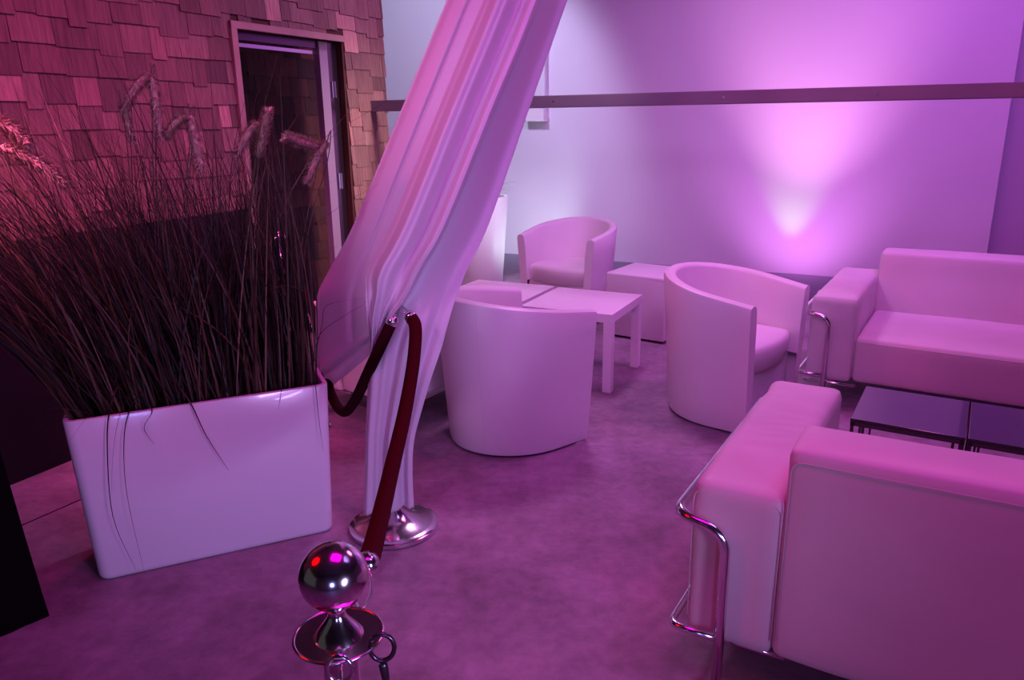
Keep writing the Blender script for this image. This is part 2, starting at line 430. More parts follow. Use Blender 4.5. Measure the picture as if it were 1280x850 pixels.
# post with a small box on the white wall, above and below the rail
pp = wall_pt(679, 100)
post = thing('wall_post', 'narrow grey post on the white wall above a small pale box', 'post', pp)
def wslab(name, par, u0, u1, z0, z1, th, m, off=0.0, bev=0.004):
    bm = bmesh.new(); a = wall_pt(u0, 100) - wn * (th + off); b_ = wall_pt(u1, 100) - wn * (th + off)
    vs = []
    for z in (z0, z1):
        for p in (a, b_, b_ + wn * th, a + wn * th): vs.append(bm.verts.new(p + Vector((0, 0, z))))
    for f in ((0, 1, 2, 3), (4, 5, 6, 7), (0, 1, 5, 4), (1, 2, 6, 5), (2, 3, 7, 6), (3, 0, 4, 7)): bm.faces.new([vs[i] for i in f])
    bmesh.ops.bevel(bm, geom=bm.edges[:], offset=bev, segments=2, affect='EDGES')
    return keep(obj(name, bm, m), par)
wslab('post_shaft', post, 673.5, 685, 1.56, 3.28, 0.07, m_wall)
wslab('junction_box', post, 662, 685, 1.455, 1.562, 0.10, m_lack)
wslab('box_side_plate', post, 659.5, 662, 1.455, 1.562, 0.10, m_rail, 0, 0.001)

# ------------------------------------------------------------------ tub chairs
CW, CK, CF, CB, HA, HB, CFW = 0.695, 0.855, 0.221, 0.385, 0.644, 0.732, 0.948


def chair_curve(a, sc, inset=0.0):
    W = CW
    if abs(a) > .6:
        q = (abs(a) - .6) / .4
        lx = math.copysign(W / 2 * (1 - (1 - CFW) * q ** 1.3), a); lf = q * CF
    else:
        th = a / .6 * pi / 2; lx = W / 2 * sin(th); lf = -CB * cos(th)
    lx0, lf0 = lx, lf
    # inward normal of the plan
    if abs(a) > .6: nx, nf = -math.copysign(1, a), 0
    else:
        th = a / .6 * pi / 2; nx, nf = -sin(th) / (W / 2), cos(th) / CB; l = sqrt(nx * nx + nf * nf); nx /= l; nf /= l
    lx *= sc; lf = lf * sc if lf < 0 else lf * (0.97 + 0.03 * (sc - CK) / (1 - CK))
    return lx + nx * inset, lf + nf * inset, lf0


def chair_rim(lf0):
    t = (lf0 + CB) / (CF + CB)
    return HB + (HA - HB) * t


def make_chair_meshes():
    T = 0.062; R = 0.022; n = 56
    # shell; chair faces local +y
    bm = bmesh.new(); secs = []
    for i in range(n + 1):
        a = -1 + 2 * i / n
        lx, lf, lf0 = chair_curve(a, 1); H = chair_rim(lf0)
        prof = []
        def scz(z): return CK + (1 - CK) * (z / H)
        for z in (0.012, 0.03, 0.15, 0.30, 0.45, 0.55): prof.append((0, z))
        prof += [(0.0, H - R), (R * 0.28, H - R * 0.35), (R, H), (T - R, H), (T - R * 0.28, H - R * 0.35), (T, H - R), (T + 0.004, 0.52), (T, 0.40), (T, 0.30)]
        ring = []
        for ins, z in prof:
            x, y, _ = chair_curve(a, scz(z), ins + (0.004 if z < 0.02 else 0))
            ring.append(bm.verts.new((x, y, z)))
        secs.append(ring)
    for s0, s1 in zip(secs[:-1], secs[1:]):
        for k in range(len(s0) - 1): bm.faces.new((s0[k], s0[k + 1], s1[k + 1], s1[k]))
        # underside
        bm.faces.new((s0[0], s1[0], s1[-1], s0[-1])) if False else None
    for sct in (secs[0], secs[-1]):            # arm fronts, down to the floor
        inner = [bm.verts.new((sct[-1].co.x, sct[-1].co.y, z)) for z in (0.15, 0.012)]
        bm.faces.new(sct + inner)
    bmesh.ops.bevel(bm, geom=[e for e in bm.edges if len(e.link_faces) == 2 and e.calc_face_angle(0) > 1.2], offset=0.008, segments=3, affect='EDGES')
    bmesh.ops.recalc_face_normals(bm, faces=bm.faces)
    shell = bpy.data.meshes.new('shell'); bm.to_mesh(shell); bm.free()
    # seat cushion
    def plan(inset, front, sc):
        pts = []
        for i in range(n + 1):
            a = -1 + 2 * i / n
            x, y, _ = chair_curve(a, sc, inset); pts.append((x, min(y, front)))
        x0 = pts[-1][0]
        for k in range(1, 12):
            u = 1 - 2 * k / 12; pts.append((x0 * u, front + 0.045 * (1 - u * u)))
        return pts
    bm = bmesh.new(); rings = []
    for ins, z, fr in ((T + .012, .285, .15), (T + .002, .30, .165), (T + .002, .385, .175), (T + .006, .405, .17), (T + .02, .418, .155), (T + .07, .427, .10), (T + .16, .432, .02)):
        rings.append([bm.verts.new((x, y, z)) for x, y in plan(ins, fr, CK + (1 - CK) * .4 / .7)])
    for A_, B_ in zip(rings[:-1], rings[1:]):
        N = len(A_)
        for k in range(N): bm.faces.new((A_[k], A_[(k + 1) % N], B_[(k + 1) % N], B_[k]))
    bm.faces.new(rings[-1]); bm.faces.new(rings[0][::-1]); bmesh.ops.recalc_face_normals(bm, faces=bm.faces)
    seat = bpy.data.meshes.new('seat'); bm.to_mesh(seat); bm.free()
    bm = bmesh.new(); x0 = chair_curve(1, CK + .1, T)[0]
    box(bm, (-x0 - .01, .13, .008), (x0 + .01, .165, .33), .006, 2)
    bmesh.ops.recalc_face_normals(bm, faces=bm.faces)
    front = bpy.data.meshes.new('front_panel'); bm.to_mesh(front); bm.free()
    bm = bmesh.new()
    for sx in (-1, 1):                         # two upright seams, running down the back outside
        pts = []
        for z in [0.03 + (HB - .04) * k / 14 for k in range(15)]:
            lx, lf, lf0 = chair_curve(sx * .21, CK + (1 - CK) * z / chair_rim(-CB), -0.0006); pts.append((lx, lf, z))
        tube(bm, pts, 0.0009, 5)
    seam = bpy.data.meshes.new('seam'); bm.to_mesh(seam); bm.free()
    for me, mt in ((shell, m_leather), (seat, m_leather), (front, m_leather), (seam, m_seam)):
        me.materials.append(mt)
        for p in me.polygons: p.use_smooth = True
    return shell, seat, front, seam


cm = make_chair_meshes()


def auto(o):
    md = o.modifiers.new('edges', 'EDGE_SPLIT'); md.split_angle = radians(42); return o


def chair(x, y, t, label):
    r = thing('tub_chair', label, 'armchair', (x, y, 0), t - pi / 2, 'white tub chairs in the lounge')
    for nme, me in zip(('shell', 'seat', 'front_panel', 'seam'), cm):
        o = bpy.data.objects.new(nme, me); COL.objects.link(o); o.parent = r; auto(o)


chair(0.444, 5.773, -2.169, 'white tub chair furthest back, open side to the camera, by the tall white planter')
chair(1.136, 3.732, -0.75, 'white tub chair standing just left of the far sofa')
chair(0.017, 3.486, 0.593, 'white tub chair seen from behind, nearest the draped curtain')


# ------------------------------------------------------------------ sofas
AW, SD, AH, CL = 0.2234, 0.903, 0.589, 0.145


def puffy(lo, hi, r=0.035, puff=(0, 0, 0.012), cuts=10, seed=0, wr=0.0, taper=None, step=0.045, crease=None):
    """upholstered block: rounded edges, slightly swollen faces, faint creases"""
    bm = bmesh.new()
    L = [hi[i] - lo[i] for i in range(3)]; c = [(hi[i] + lo[i]) / 2 for i in range(3)]
    def axis(n_, Li):
        half = Li / 2; q = [-half, -half + r * .3, -half + r]
        m_ = max(2, int((Li - 2 * r) / step)); q += [-half + r + (Li - 2 * r) * k / m_ for k in range(1, m_)] + [half - r, half - r * .3, half]
        return q
    ax = [axis(0, L[i]) for i in range(3)]; vd = {}
    def V(i, j, k):
        if (i, j, k) in vd: return vd[(i, j, k)]
        p = Vector((ax[0][i], ax[1][j], ax[2][k])); h = Vector([l / 2 for l in L])
        core = Vector([max(-(h[a] - r), min(h[a] - r, p[a])) for a in range(3)])
        d = p - core
        if d.length > 1e-9:
            # project onto rounded box
            m_ = max(abs(x) for x in d); d = d.normalized() * r * (m_ / r)
        q = core + d
        for a in range(3):
            o1, o2 = [b_ for b_ in range(3) if b_ != a]
            wgt = (1 - (q[o1] / h[o1]) ** 2) * (1 - (q[o2] / h[o2]) ** 2)
            if abs(q[a]) > h[a] - r * .5:
                q[a] += math.copysign(puff[a] * max(0, wgt) ** .5, q[a])
        if wr:
            nz = noise.noise(Vector((p.x * 5 + seed, p.y * 14, p.z * 5))) * wr + noise.noise(Vector((p.x * 3 + seed, p.y * 4, p.z * 3))) * wr
            if d.length > 1e-9: q += d.normalized() * nz
        if crease and q.z > h.z - r: q.z += crease(q)
        if taper: q = taper(q, h)
        v = bm.verts.new(q + Vector(c)); vd[(i, j, k)] = v; return v
    n = [len(a) - 1 for a in ax]
    for i in range(n[0]):
        for j in range(n[1]):
            bm.faces.new((V(i, j, 0), V(i + 1, j, 0), V(i + 1, j + 1, 0), V(i, j + 1, 0)))
            bm.faces.new((V(i, j, n[2]), V(i + 1, j, n[2]), V(i + 1, j + 1, n[2]), V(i, j + 1, n[2])))
        for k in range(n[2]):
            bm.faces.new((V(i, 0, k), V(i + 1, 0, k), V(i + 1, 0, k + 1), V(i, 0, k + 1)))
            bm.faces.new((V(i, n[1], k), V(i + 1, n[1], k), V(i + 1, n[1], k + 1), V(i, n[1], k + 1)))
    for j in range(n[1]):
        for k in range(n[2]):
            bm.faces.new((V(0, j, k), V(0, j + 1, k), V(0, j + 1, k + 1), V(0, j, k + 1)))
            bm.faces.new((V(n[0], j, k), V(n[0], j + 1, k), V(n[0], j + 1, k + 1), V(n[0], j, k + 1)))
    return bm


def creases(q):                     # soft pull creases across the arm top
    a = 0
    for (y0, sl, am, wd) in ((-.05, .35, .0035, .010), (.0, .15, .005, .012), (.045, -.1, .004, .010), (.10, .3, .003, .012), (-.12, -.2, .0025, .012), (.17, .1, .002, .014)):
        d = q.y - y0 - sl * q.x - .012 * sin(q.x * 30)
        a -= am * math.exp(-(d / wd) ** 2) * (1 - .5 * abs(q.x) / .11)
    return a


def piping(par, pts, r=0.0025):
    bm = bmesh.new(); tube(bm, pts, r, 6); return obj('piping', bm, m_leather2, par, True)


def sofa(name, L, loc, rz, label, cat, group=None):
    """origin at the front-left floor corner, x along the seat, y towards the back"""
    t = thing(name, label, cat, loc, rz, group)
    sd = random.Random(hash(label) % 1000 if False else len(label))
    for k, x0 in enumerate((0, L - AW)):
        a = obj('armrest', puffy((x0, 0, CL), (x0 + AW, SD, AH), 0.027, (0.0, 0.003, 0.008), seed=sd.random() * 9, wr=0.005, step=0.018, crease=creases), m_leather2, t, True)
        for yy, sg in ((0.004, -1), (SD - 0.004, 1)):
            z = AH - 0.022; e = 0.003
            pts = fillet([(x0 + 0.004, yy + sg * e, CL + .05), (x0 + 0.004, yy + sg * e, z), (x0 + AW - 0.004, yy + sg * e, z), (x0 + AW - 0.004, yy + sg * e, CL + .05)], 0.03)
            piping(a, pts, 0.0013)
    s = obj('seat', puffy((AW + .002, 0.004, 0.152), (L - AW - .002, 0.70, 0.392), 0.03, (0, 0.004, 0.008), seed=3, wr=0.003), m_leather2, t, True)
    piping(s, [(AW + .02, -0.001, 0.368), (L / 2, -0.003, 0.368), (L - AW - .02, -0.001, 0.368)], 0.002)

    def tp(q, h):
        if q.y < 0: q.y += 0.045 * smoothstep((q.z + h.z * .2) / (h.z * 1.2))
        return q
    bk = obj('backrest', puffy((AW - .003, 0.665, 0.155), (L - AW + .003, SD + .002, 0.722), 0.024, (0.0, 0.004, 0.010), seed=5, wr=0.003, taper=tp), m_leather2, t, True)
    piping(bk, fillet([(AW + .008, SD + .004, .2), (AW + .008, SD + .004, .694), (L / 2, SD + .010, .70), (L - AW - .008, SD + .004, .694), (L - AW - .008, SD + .004, .2)], .03), 0.0016)
    for k, (xo, sg) in enumerate(((0, -1), (L, 1))):
        bm = bmesh.new(); r = 0.0135; o_ = 0.032
        xi = xo - sg * 0.100; xe = xo + sg * o_
        pts = fillet([(xi, -o_, 0.0), (xi, -o_, 0.485), (xe, -o_, 0.505), (xe, SD + o_, 0.505), (xi, SD + o_, 0.485), (xi, SD + o_, 0.0)], 0.06, 9)
        tube(bm, pts, r, 14)
        low = fillet([(xi, -o_, 0.178), (xe, -o_, 0.178), (xe, SD + o_, 0.178), (xi, SD + o_, 0.178)], 0.035, 7)
        tube(bm, low, 0.010, 12)
        obj('tube_frame', bm, m_chrome, t, True)
        for yy in (-o_, SD + o_):
            bm = bmesh.new(); lathe(bm, [(0, 0), (.017, 0), (.017, .006), (.014, .008), (0, .008)], 16, (xi, yy, 0)); obj('foot', bm, m_darkmetal, t)
    bm = bmesh.new()
    bm.free()
    for x0, x1 in ((0.0, AW + .03), (L - AW - .03, L)):
        for yy in (-0.012, SD - 0.03):
            bm = bmesh.new(); tube(bm, [(x0, yy, 0.138), (x1, yy, 0.138)], 0.007, 10); obj('under_bar', bm, m_chrome, t, True)
    return t


LS = 1.95
sofa('sofa', LS, (1.5428, 3.8429, 0), -0.5581, 'long white leatherette sofa facing the camera against the far side', 'sofa', 'white tube-framed lounge seats')
ft = -0.5382
fa = Vector((cos(ft), sin(ft), 0)); fb = Vector((-sin(ft), cos(ft), 0)); o_ = Vector((0.4516, 1.759, 0)) + fa * LS + fb * SD
sofa('sofa', LS, o_, ft + pi, 'nearest white sofa with its back to the camera, lower right', 'sofa', 'white tube-framed lounge seats')
g = Vector((0.553, 0.833, 0)).normalized(); near = Vector((-0.478, 3.483, 0)); th3 = math.atan2(g.x, -g.y)
ax3 = Vector((cos(th3), sin(th3), 0))
sofa('lounge_seat', 0.66, near + g * 0.855, th3, 'white lounge seat mostly hidden behind the draped curtain', 'armchair', 'white tube-framed lounge seats')


# ------------------------------------------------------------------ side tables and cube
def side_table(x, y, t, label):
    r = thing('side_table', label, 'table', (x, y, 0), t, 'white square side tables'); s = 0.55
    bm = bmesh.new(); box(bm, (0, 0, .40), (s, s, .45), .0018, 2); obj('tabletop', bm, m_lack, r)
    for a in (0, s - .05):
        for b_ in (0, s - .05):
            bm = bmesh.new(); box(bm, (a + .0005, b_ + .0005, 0), (a + .0495, b_ + .0495, .3998), .0015, 2); obj('leg', bm, m_lack, r)


side_table(0.5431, 4.0198, 1.1085, 'white square side table in the middle of the chairs, legs visible')
bT = Vector((-sin(1.1085), cos(1.1085), 0)); aT = Vector((cos(1.1085), sin(1.1085), 0))
p2 = Vector((0.5431, 4.0198, 0)) + bT * 0.585 + aT * 0.02
side_table(p2.x, p2.y, 1.1085, 'white square side table partly hidden, beside the tall white planter')

cb = thing('cube_pouf', 'white cube pouf between the two tub chairs at the back', 'pouf', (1.0203, 4.9622, 0), 0.964)
bm = bmesh.new(); box(bm, (0, 0, .015), (.445, .445, .4537), .012, 3); auto(obj('cube_body', bm, m_leather, cb, True))
bm = bmesh.new(); e = .006
tube(bm, [(e, -.0008, .436), (.445 - e, -.0008, .436), (.4458, .445 - e, .436), (e, .4458, .436), (-.0008, e, .436)], .0015, 5, closed=True); obj('seam', bm, m_seam, cb)
bm = bmesh.new(); box(bm, (.03, .03, 0), (.415, .415, .016)); obj('plinth', bm, m_darkmetal, cb)


def low_table(p, t, label, w_=0.385, d_=0.43):
    r = thing('low_table', label, 'table', (p.x, p.y, 0), t, 'low black tables between the sofas'); z = .35
    bm = bmesh.new(); box(bm, (0, 0, z - .012), (w_, d_, z), .002, 2); obj('tabletop', bm, m_glassblack, r)
    bm = bmesh.new(); q = .008
    for a, b_ in (((q, q), (w_ - q, q)), ((w_ - q, q), (w_ - q, d_ - q)), ((w_ - q, d_ - q), (q, d_ - q)), ((q, d_ - q), (q, q))):
        box(bm, (min(a[0], b_[0]) - .007, min(a[1], b_[1]) - .007, z - .028), (max(a[0], b_[0]) + .007, max(a[1], b_[1]) + .007, z - .0125))
    obj('frame', bm, m_darkmetal, r)
    for x_ in (q, w_ - q):
        for y_ in (q, d_ - q):
            bm = bmesh.new(); box(bm, (x_ - .006, y_ - .006, 0), (x_ + .006, y_ + .006, z - .0282)); obj('leg', bm, m_darkmetal, r)
    for x_ in (q + .028, w_ - q - .028):
        bm = bmesh.new()
        for y_ in (q, d_ - q): box(bm, (x_ - .004, y_ - .004, 0.012), (x_ + .004, y_ + .004, z - .0282))
        box(bm, (x_ - .004, q, 0.0), (x_ + .004, d_ - q, 0.012)); obj('inner_leg', bm, m_darkmetal, r)


pt = atz(1063, 523, .35); low_table(pt, -0.55, 'low black table directly in front of the far sofa, left one')
pt2 = pt + Vector((cos(-.55), sin(-.55), 0)) * 0.392; low_table(pt2, -0.55, 'low black table cut by the right picture edge', 0.42)

# ------------------------------------------------------------------ uplighter fixture and tall planter at the wall
up = thing('uplighter', 'small black uplighter on the floor against the white wall', 'lamp', (pu.x, pu.y, 0))
bm = bmesh.new(); lathe(bm, [(0, 0), (.07, 0), (.075, .01), (.075, .10), (.065, .11), (.06, .09), (0, .085)], 24); obj('lamp_body', bm, m_darkmetal, up, True)
bm = bmesh.new(); tube(bm, fillet([(-.074, 0, .09), (-.09, 0, .09), (-.09, 0, .006), (.09, 0, .006), (.09, 0, .09), (.074, 0, .09)], .01), .006, 8); obj('bracket', bm, m_darkmetal, up)

tp_ = atz(598, 350, 0)
tp0 = Vector((tp_.x, 7.0, 0)); tp0.x = at(601, 340, 7.0).x
Rt = at(635, 245, 7.0).x - tp0.x
Ht = at(620, 245, 7.0).z
tall = thing('tall_planter', 'tall white tapered planter by the back wall behind the curtain', 'planter', tp0)
Rb = at(628, 345, 7.0).x - tp0.x
bm = bmesh.new(); lathe(bm, [(0, 0), (Rb - .01, 0), (Rb, .01), (Rt, Ht - .01), (Rt - .004, Ht), (Rt - .03, Ht), (Rt - .035, Ht - .08), (0, Ht - .08)], 48); auto(obj('pot', bm, m_lack, tall, True))
bm = bmesh.new(); lathe(bm, [(Rt - .037, Ht - .078), (0, Ht - .06)], 32); obj('soil', bm, m_soil, tall)
rg_ = random.Random(4)
bm = bmesh.new(); lay = bm.loops.layers.color.new('tint')


def blade(bm, pts, w0, lay, colr, tw=0.0):
    pts = [Vector(p) for p in pts]; n = len(pts); prev = None
    side0 = (pts[-1] - pts[0]).cross(Vector((0, 0, 1)))
    if side0.length < 1e-4: side0 = Vector((1, 0, 0))
    side0 = (Matrix.Rotation(tw, 3, (pts[-1] - pts[0]).normalized()) @ side0.normalized())
    for i, p in enumerate(pts):
        ww = w0 * (1 - 0.9 * (i / (n - 1)) ** 1.6)
        a = bm.verts.new(p - side0 * ww / 2); c = bm.verts.new(p + side0 * ww / 2)
        if prev:
            f = bm.faces.new((prev[0], prev[1], c, a))
            for lp in f.loops: lp[lay] = (*colr, 1)
        prev = (a, c)


for k in range(150):
    a = rg_.uniform(0, 2 * pi); r0_ = rg_.uniform(0, .12); l = rg_.uniform(.25, .5); out_ = rg_.uniform(.1, .33)
    pts = []
    for i in range(9):
        t = i / 8; pts.append((r0_ * cos(a) + cos(a) * out_ * t ** 1.5, r0_ * sin(a) + sin(a) * out_ * t ** 1.5, Ht - .06 + l * (t - .75 * t * t * (out_ / .33))))
    g_ = rg_.uniform(.7, 1); blade(bm, pts, .006, lay, (.45 * g_, .6 * g_, .42 * g_), rg_.uniform(-1, 1))
gp = thing('potted_grass', 'pale spiky grass growing from the tall white planter', 'plant', tp0)
fo = obj('foliage', bm, m_grass, gp, recalc=False); fo['kind'] = 'stuff'

# ------------------------------------------------------------------ big planter
PX, PY, PT, PW, PWB, PH, PD = -1.4017, 2.2194, 0.4217, 0.8275, 0.8187, 0.5801, 0.31
pl_ = thing('planter_box', 'large rectangular glossy white planter holding tall grass', 'planter', (PX, PY, 0), PT)


def rrect(x0, y0, x1, y1, r, n=6):
    out = []
    for cx, cy, a0 in ((x1 - r, y0 + r, -pi / 2), (x1 - r, y1 - r, 0), (x0 + r, y1 - r, pi / 2), (x0 + r, y0 + r, pi)):
        for k in range(n + 1): a = a0 + pi / 2 * k / n; out.append((cx + r * cos(a), cy + r * sin(a)))
    return out


bm = bmesh.new(); rings = []
tpr = 0.022
for z, ins, r in ((0.0, .012, .03), (.006, .004, .034), (.02, 0, .036), (PH - .004, 0, .036), (PH, .002, .034), (PH, .016, .022), (PH - .004, .018, .02), (PH - .05, .018, .02)):
    q = tpr * (1 - z / PH)
    rings.append([bm.verts.new((x, y, z)) for x, y in rrect(ins + q, ins + q * .6, PW - ins - q, PD - ins - q * .6, r)])
for A_, B_ in zip(rings[:-1], rings[1:]):
    N = len(A_)
    for k in range(N): bm.faces.new((A_[k], A_[(k + 1) % N], B_[(k + 1) % N], B_[k]))
bm.faces.new(rings[0][::-1]); bm.faces.new(rings[-1])
auto(obj('planter_body', bm, m_gloss, pl_, True))
bm = bmesh.new(); N_ = 14
grid = [[bm.verts.new((.022 + (PW - .044) * i / N_, .022 + (PD - .044) * j / 6, PH - .045 + rg_.uniform(0, .012))) for j in range(7)] for i in range(N_ + 1)]
for i in range(N_):
    for j in range(6): bm.faces.new((grid[i][j], grid[i + 1][j], grid[i + 1][j + 1], grid[i][j + 1]))
obj('soil', bm, m_soil, pl_)

pa = Vector((cos(PT), sin(PT), 0)); pb = Vector((-sin(PT), cos(PT), 0)); P0 = Vector((PX, PY, 0))


def pat(u, v, b_=0.15):                # the point seen at a pixel on the planter's own upright plane
    return onpl(u, v, (P0 + pb * b_)[:2], PT)


gr = thing('ornamental_grass', 'tall dark dried grass with feathery plumes filling the long white planter', 'plant', P0 + pa * PW / 2 + pb * PD / 2 + Vector((0, 0, PH - .04)))
rg_ = random.Random(11)
bm = bmesh.new(); lay = bm.loops.layers.color.new('tint')


def gcol():
    t = rg_.random(); k = rg_.uniform(.5, 1.15)
    if t < .45: c = (.10, .11, .07)
    elif t < .72: c = (.24, .18, .13)
    elif t < .86: c = (.05, .06, .04)
    else: c = (.42, .31, .25)
    return tuple(x * k for x in c)


for k in range(1900):
    f = rg_.random(); d = rg_.uniform(.12, .88) if k < 1750 else rg_.uniform(.1, .3)
    cl_ = (int(f * 9) + .5) / 9; f = f * .8 + cl_ * .2; f = .03 + .94 * f
    root = P0 + pa * (f * PW) + pb * (d * PD) + Vector((0, 0, PH - .045))
    lean = (f - .72) * .50 + rg_.gauss(0, .11); back = rg_.gauss(.03, .13)
    L_ = rg_.triangular(.38, 1.20, .80)
    if f > .8: L_ *= .92
    bend = rg_.uniform(0, .32) * (1 if rg_.random() < .85 else 2.2)
    ba_ = rg_.uniform(0, 2 * pi); bx_, by_ = cos(ba_) * bend + lean * .55, sin(ba_) * bend * .7
    if back + by_ > .28: by_ *= .3
    if f > .7 and lean + bx_ > (1.0 - f) * .5: bx_ = -abs(bx_) * .4; lean = min(lean, (1.0 - f) * .35)
    pts = []
    for i in range(11):
        t = i / 10; h_ = L_ * (t - .22 * bend * t ** 3)
        pts.append(root + pa * (lean * L_ * t + bx_ * L_ * t ** 2.6) + pb * (back * L_ * t + by_ * L_ * t ** 2.6) + Vector((0, 0, h_)))
    blade(bm, pts, rg_.uniform(.0028, .0066) if k < 1750 else rg_.uniform(.006, .009), lay, gcol() if k < 1750 else (.30, .22, .17), rg_.uniform(-1.4, 1.4))
# drooping blades that hang over the rim
def droop(pix, col_, wd=.0075, b0=.15):
    pts = [pat(u, v, b_) for u, v, b_ in pix]; blade(bm, spline(pts, 6), wd, lay, col_, .4)
dk = (.05, .05, .035); br = (.26, .17, .12)
droop([(150, 500, .10), (150, 480, .05), (139, 505, -.01), (134, 550, -.03), (141, 645, -.05), (170, 712, -.06)], dk)
droop([(190, 500, .12), (180, 488, .05), (163, 510, -.01), (155, 550, -.03), (159, 620, -.05), (181, 718, -.06)], dk)
droop([(175, 505, .10), (172, 487, .04), (152, 512, -.02), (142, 560, -.03), (139, 620, -.04)], br, .0045)
droop([(200, 495, .12), (215, 478, .05), (237, 502, -.02), (258, 545, -.03), (286, 588, -.04)], dk)
droop([(385, 470, .12), (390, 455, .05), (394, 478, -.02), (398, 520, -.03), (404, 564, -.04)], dk, .0045)
droop([(190, 500, .12), (165, 478, .04), (120, 508, -.04), (86, 553, -.06)], br)
droop([(120, 520, .1), (100, 514, 0), (66, 510, -.05), (46, 520, -.08), (55, 535, -.08), (66, 552, -.08)], br, .0045)
droop([(150, 500, .15), (110, 492, .1), (55, 488, .0), (5, 496, -.05)], (.08, .06, .09), .003)
droop([(150, 500, .15), (100, 500, .1), (60, 478, .05), (20, 495, .0)], (.12, .09, .09), .003)
droop([(300, 490, .12), (325, 380, .05), (355, 357, .0), (385, 367, -.02)], br)
droop([(100, 510, .1), (58, 420, .05), (65, 330, 0), (88, 324, -.02)], br, .0045)
droop([(185, 500, .12), (190, 515, -.02), (180, 535, -.03), (193, 555, -.03)], dk, .0045)
droop([(340, 485, .12), (352, 478, .02), (348, 512, -.02)], dk, .0045)
droop([(392, 455, .12), (402, 408, .1), (410, 381, .1), (456, 373, .1)], dk, .0045)
droop([(392, 455, .12), (400, 418, .1), (430, 395, .1), (456, 380, .1)], dk, .0045)
droop([(380, 450, .14), (385, 330, .14), (345, 250, .1), (362, 195, .1), (398, 105, .1)], dk, .0045)
droop([(345, 470, .14), (330, 250, .14), (318, 130, .1), (352, 92, .1), (378, 82, .1)], br, .0045)
droop([(360, 470, .14), (362, 300, .14), (365, 200, .1), (372, 120, .1), (352, 90, .1)], dk, .0045)
fo = obj('blades', bm, m_grass, None, recalc=False); keep(fo, gr); fo['kind'] = 'stuff'

bpx = [((187, 93), (156, 136), .011), ((190, 95), (201, 172), .011), ((236, 144), (207, 172), .010), ((238, 145), (251, 212), .013),
       ((322, 153), (297, 195), .012), ((323, 197), (335, 138), .011), ((402, 186), (357, 171), .012), ((409, 176), (384, 227), .011),
       ((-8, 150), (36, 180), .016), ((2, 183), (78, 226), .016), ((152, 128), (166, 178), .007)]
roots = [(200, 480), (205, 480), (215, 480), (225, 480), (290, 480), (310, 480), (345, 470), (350, 470), (120, 500), (130, 500), (190, 480)]
for (b0, b1, rr), rt in zip(bpx, roots):
    rr *= 1.45
    A0, A1 = pat(*b0, .12), pat(*b1, .08); dirv = A1 - A0; L_ = dirv.length
    bm = bmesh.new(); mid = (A0 + A1) / 2 + Vector((0, 0, .012 if A1.z < A0.z else 0))
    axis = spline([A0, mid, A1], 8); n = len(axis)
    rad = [rr * .55 * (0.25 + sin(pi * min(1, (i / (n - 1)) * .93 + .05)) ** .6) for i in range(n)]
    tube(bm, axis, rad, 8)
    for k in range(800):
        t = rg_.random(); i = min(int(t * (n - 1)), n - 2); p = axis[i].lerp(axis[i + 1], t * (n - 1) - i)
        tv = (axis[i + 1] - axis[i]).normalized(); o1 = tv.orthogonal().normalized(); o2 = tv.cross(o1); a = rg_.uniform(0, 2 * pi)
        nr = o1 * cos(a) + o2 * sin(a); q = p + nr * rad[i] * .9
        tip = q + nr * rr * rg_.uniform(.6, 1.25) + tv * rr * rg_.uniform(.2, 1.1)
        sd_ = tv.cross(nr) * .0019
        bm.faces.new((bm.verts.new(q - sd_), bm.verts.new(q + sd_), bm.verts.new(tip)))
    pl_o = keep(obj('plume', bm, m_plume, None, recalc=False), gr)
    bm = bmesh.new(); R0_ = pat(*rt, .13); R0_.z = PH - .04
    top = A0; ctl = R0_.lerp(top, .6) + Vector((0, 0, .03)); lead = top - (A1 - A0).normalized() * .03 + Vector((0, 0, .006))
    if A1.z < A0.z: pts = spline([R0_, ctl, top + Vector((0, 0, -.05)) + (R0_ - top).normalized() * .03, lead, top], 6)
    else: pts = spline([R0_, ctl, top], 8)
    tube(bm, pts, .0019, 6); keep(obj('stalk', bm, m_stalk, None), gr)

# ------------------------------------------------------------------ stanchions and velvet ropes
RR = 0.0525


def stanchion(loc, rz, label, ring_side=0.0):
    t = thing('stanchion', label, 'stanchion', loc, rz, 'chrome rope stanchions')
    bm = bmesh.new(); lathe(bm, [(0, 0), (.158, 0), (.165, .004), (.165, .018), (.160, .022), (.14, .026), (.10, .035), (.06, .052), (.036, .078), (.028, .10), (0, .10)], 64); auto(obj('base', bm, m_chrome, t, True))
    bm = bmesh.new(); lathe(bm, [(0.0, .0985), (.0215, .0985), (.0215, .856), (0, .856)], 32); auto(obj('pole', bm, m_chrome, t, True))
    bm = bmesh.new(); lathe(bm, [(0, .8565), (.026, .8565), (.0315, .862), (.0325, .867), (.031, .872), (.022, .884), (.013, .896), (.0105, .902), (.0095, .908), (.011, .914), (0, .916)], 40); auto(obj('collar', bm, m_chrome, t, True))
    bm = bmesh.new(); R = .0405; c = .953
    lathe(bm, [(0, c - R)] + [(R * sin(pi * k / 28), c - R * cos(pi * k / 28)) for k in range(1, 28)] + [(0, c + R)], 56); obj('ball_finial', bm, m_chrome, t, True)
    bm = bmesh.new(); rr = RR
    tube(bm, [(rr * cos(2 * pi * k / 48), rr * sin(2 * pi * k / 48), .873) for k in range(48)], .0019, 8, closed=True)
    obj('rope_ring', bm, m_chrome, t, True)
    bm = bmesh.new(); lathe(bm, [(.0205, .8718), (rr, .8718), (rr, .8735), (.0205, .8735)], 56); auto(obj('ring_plate', bm, m_steel, t, True))
    return t


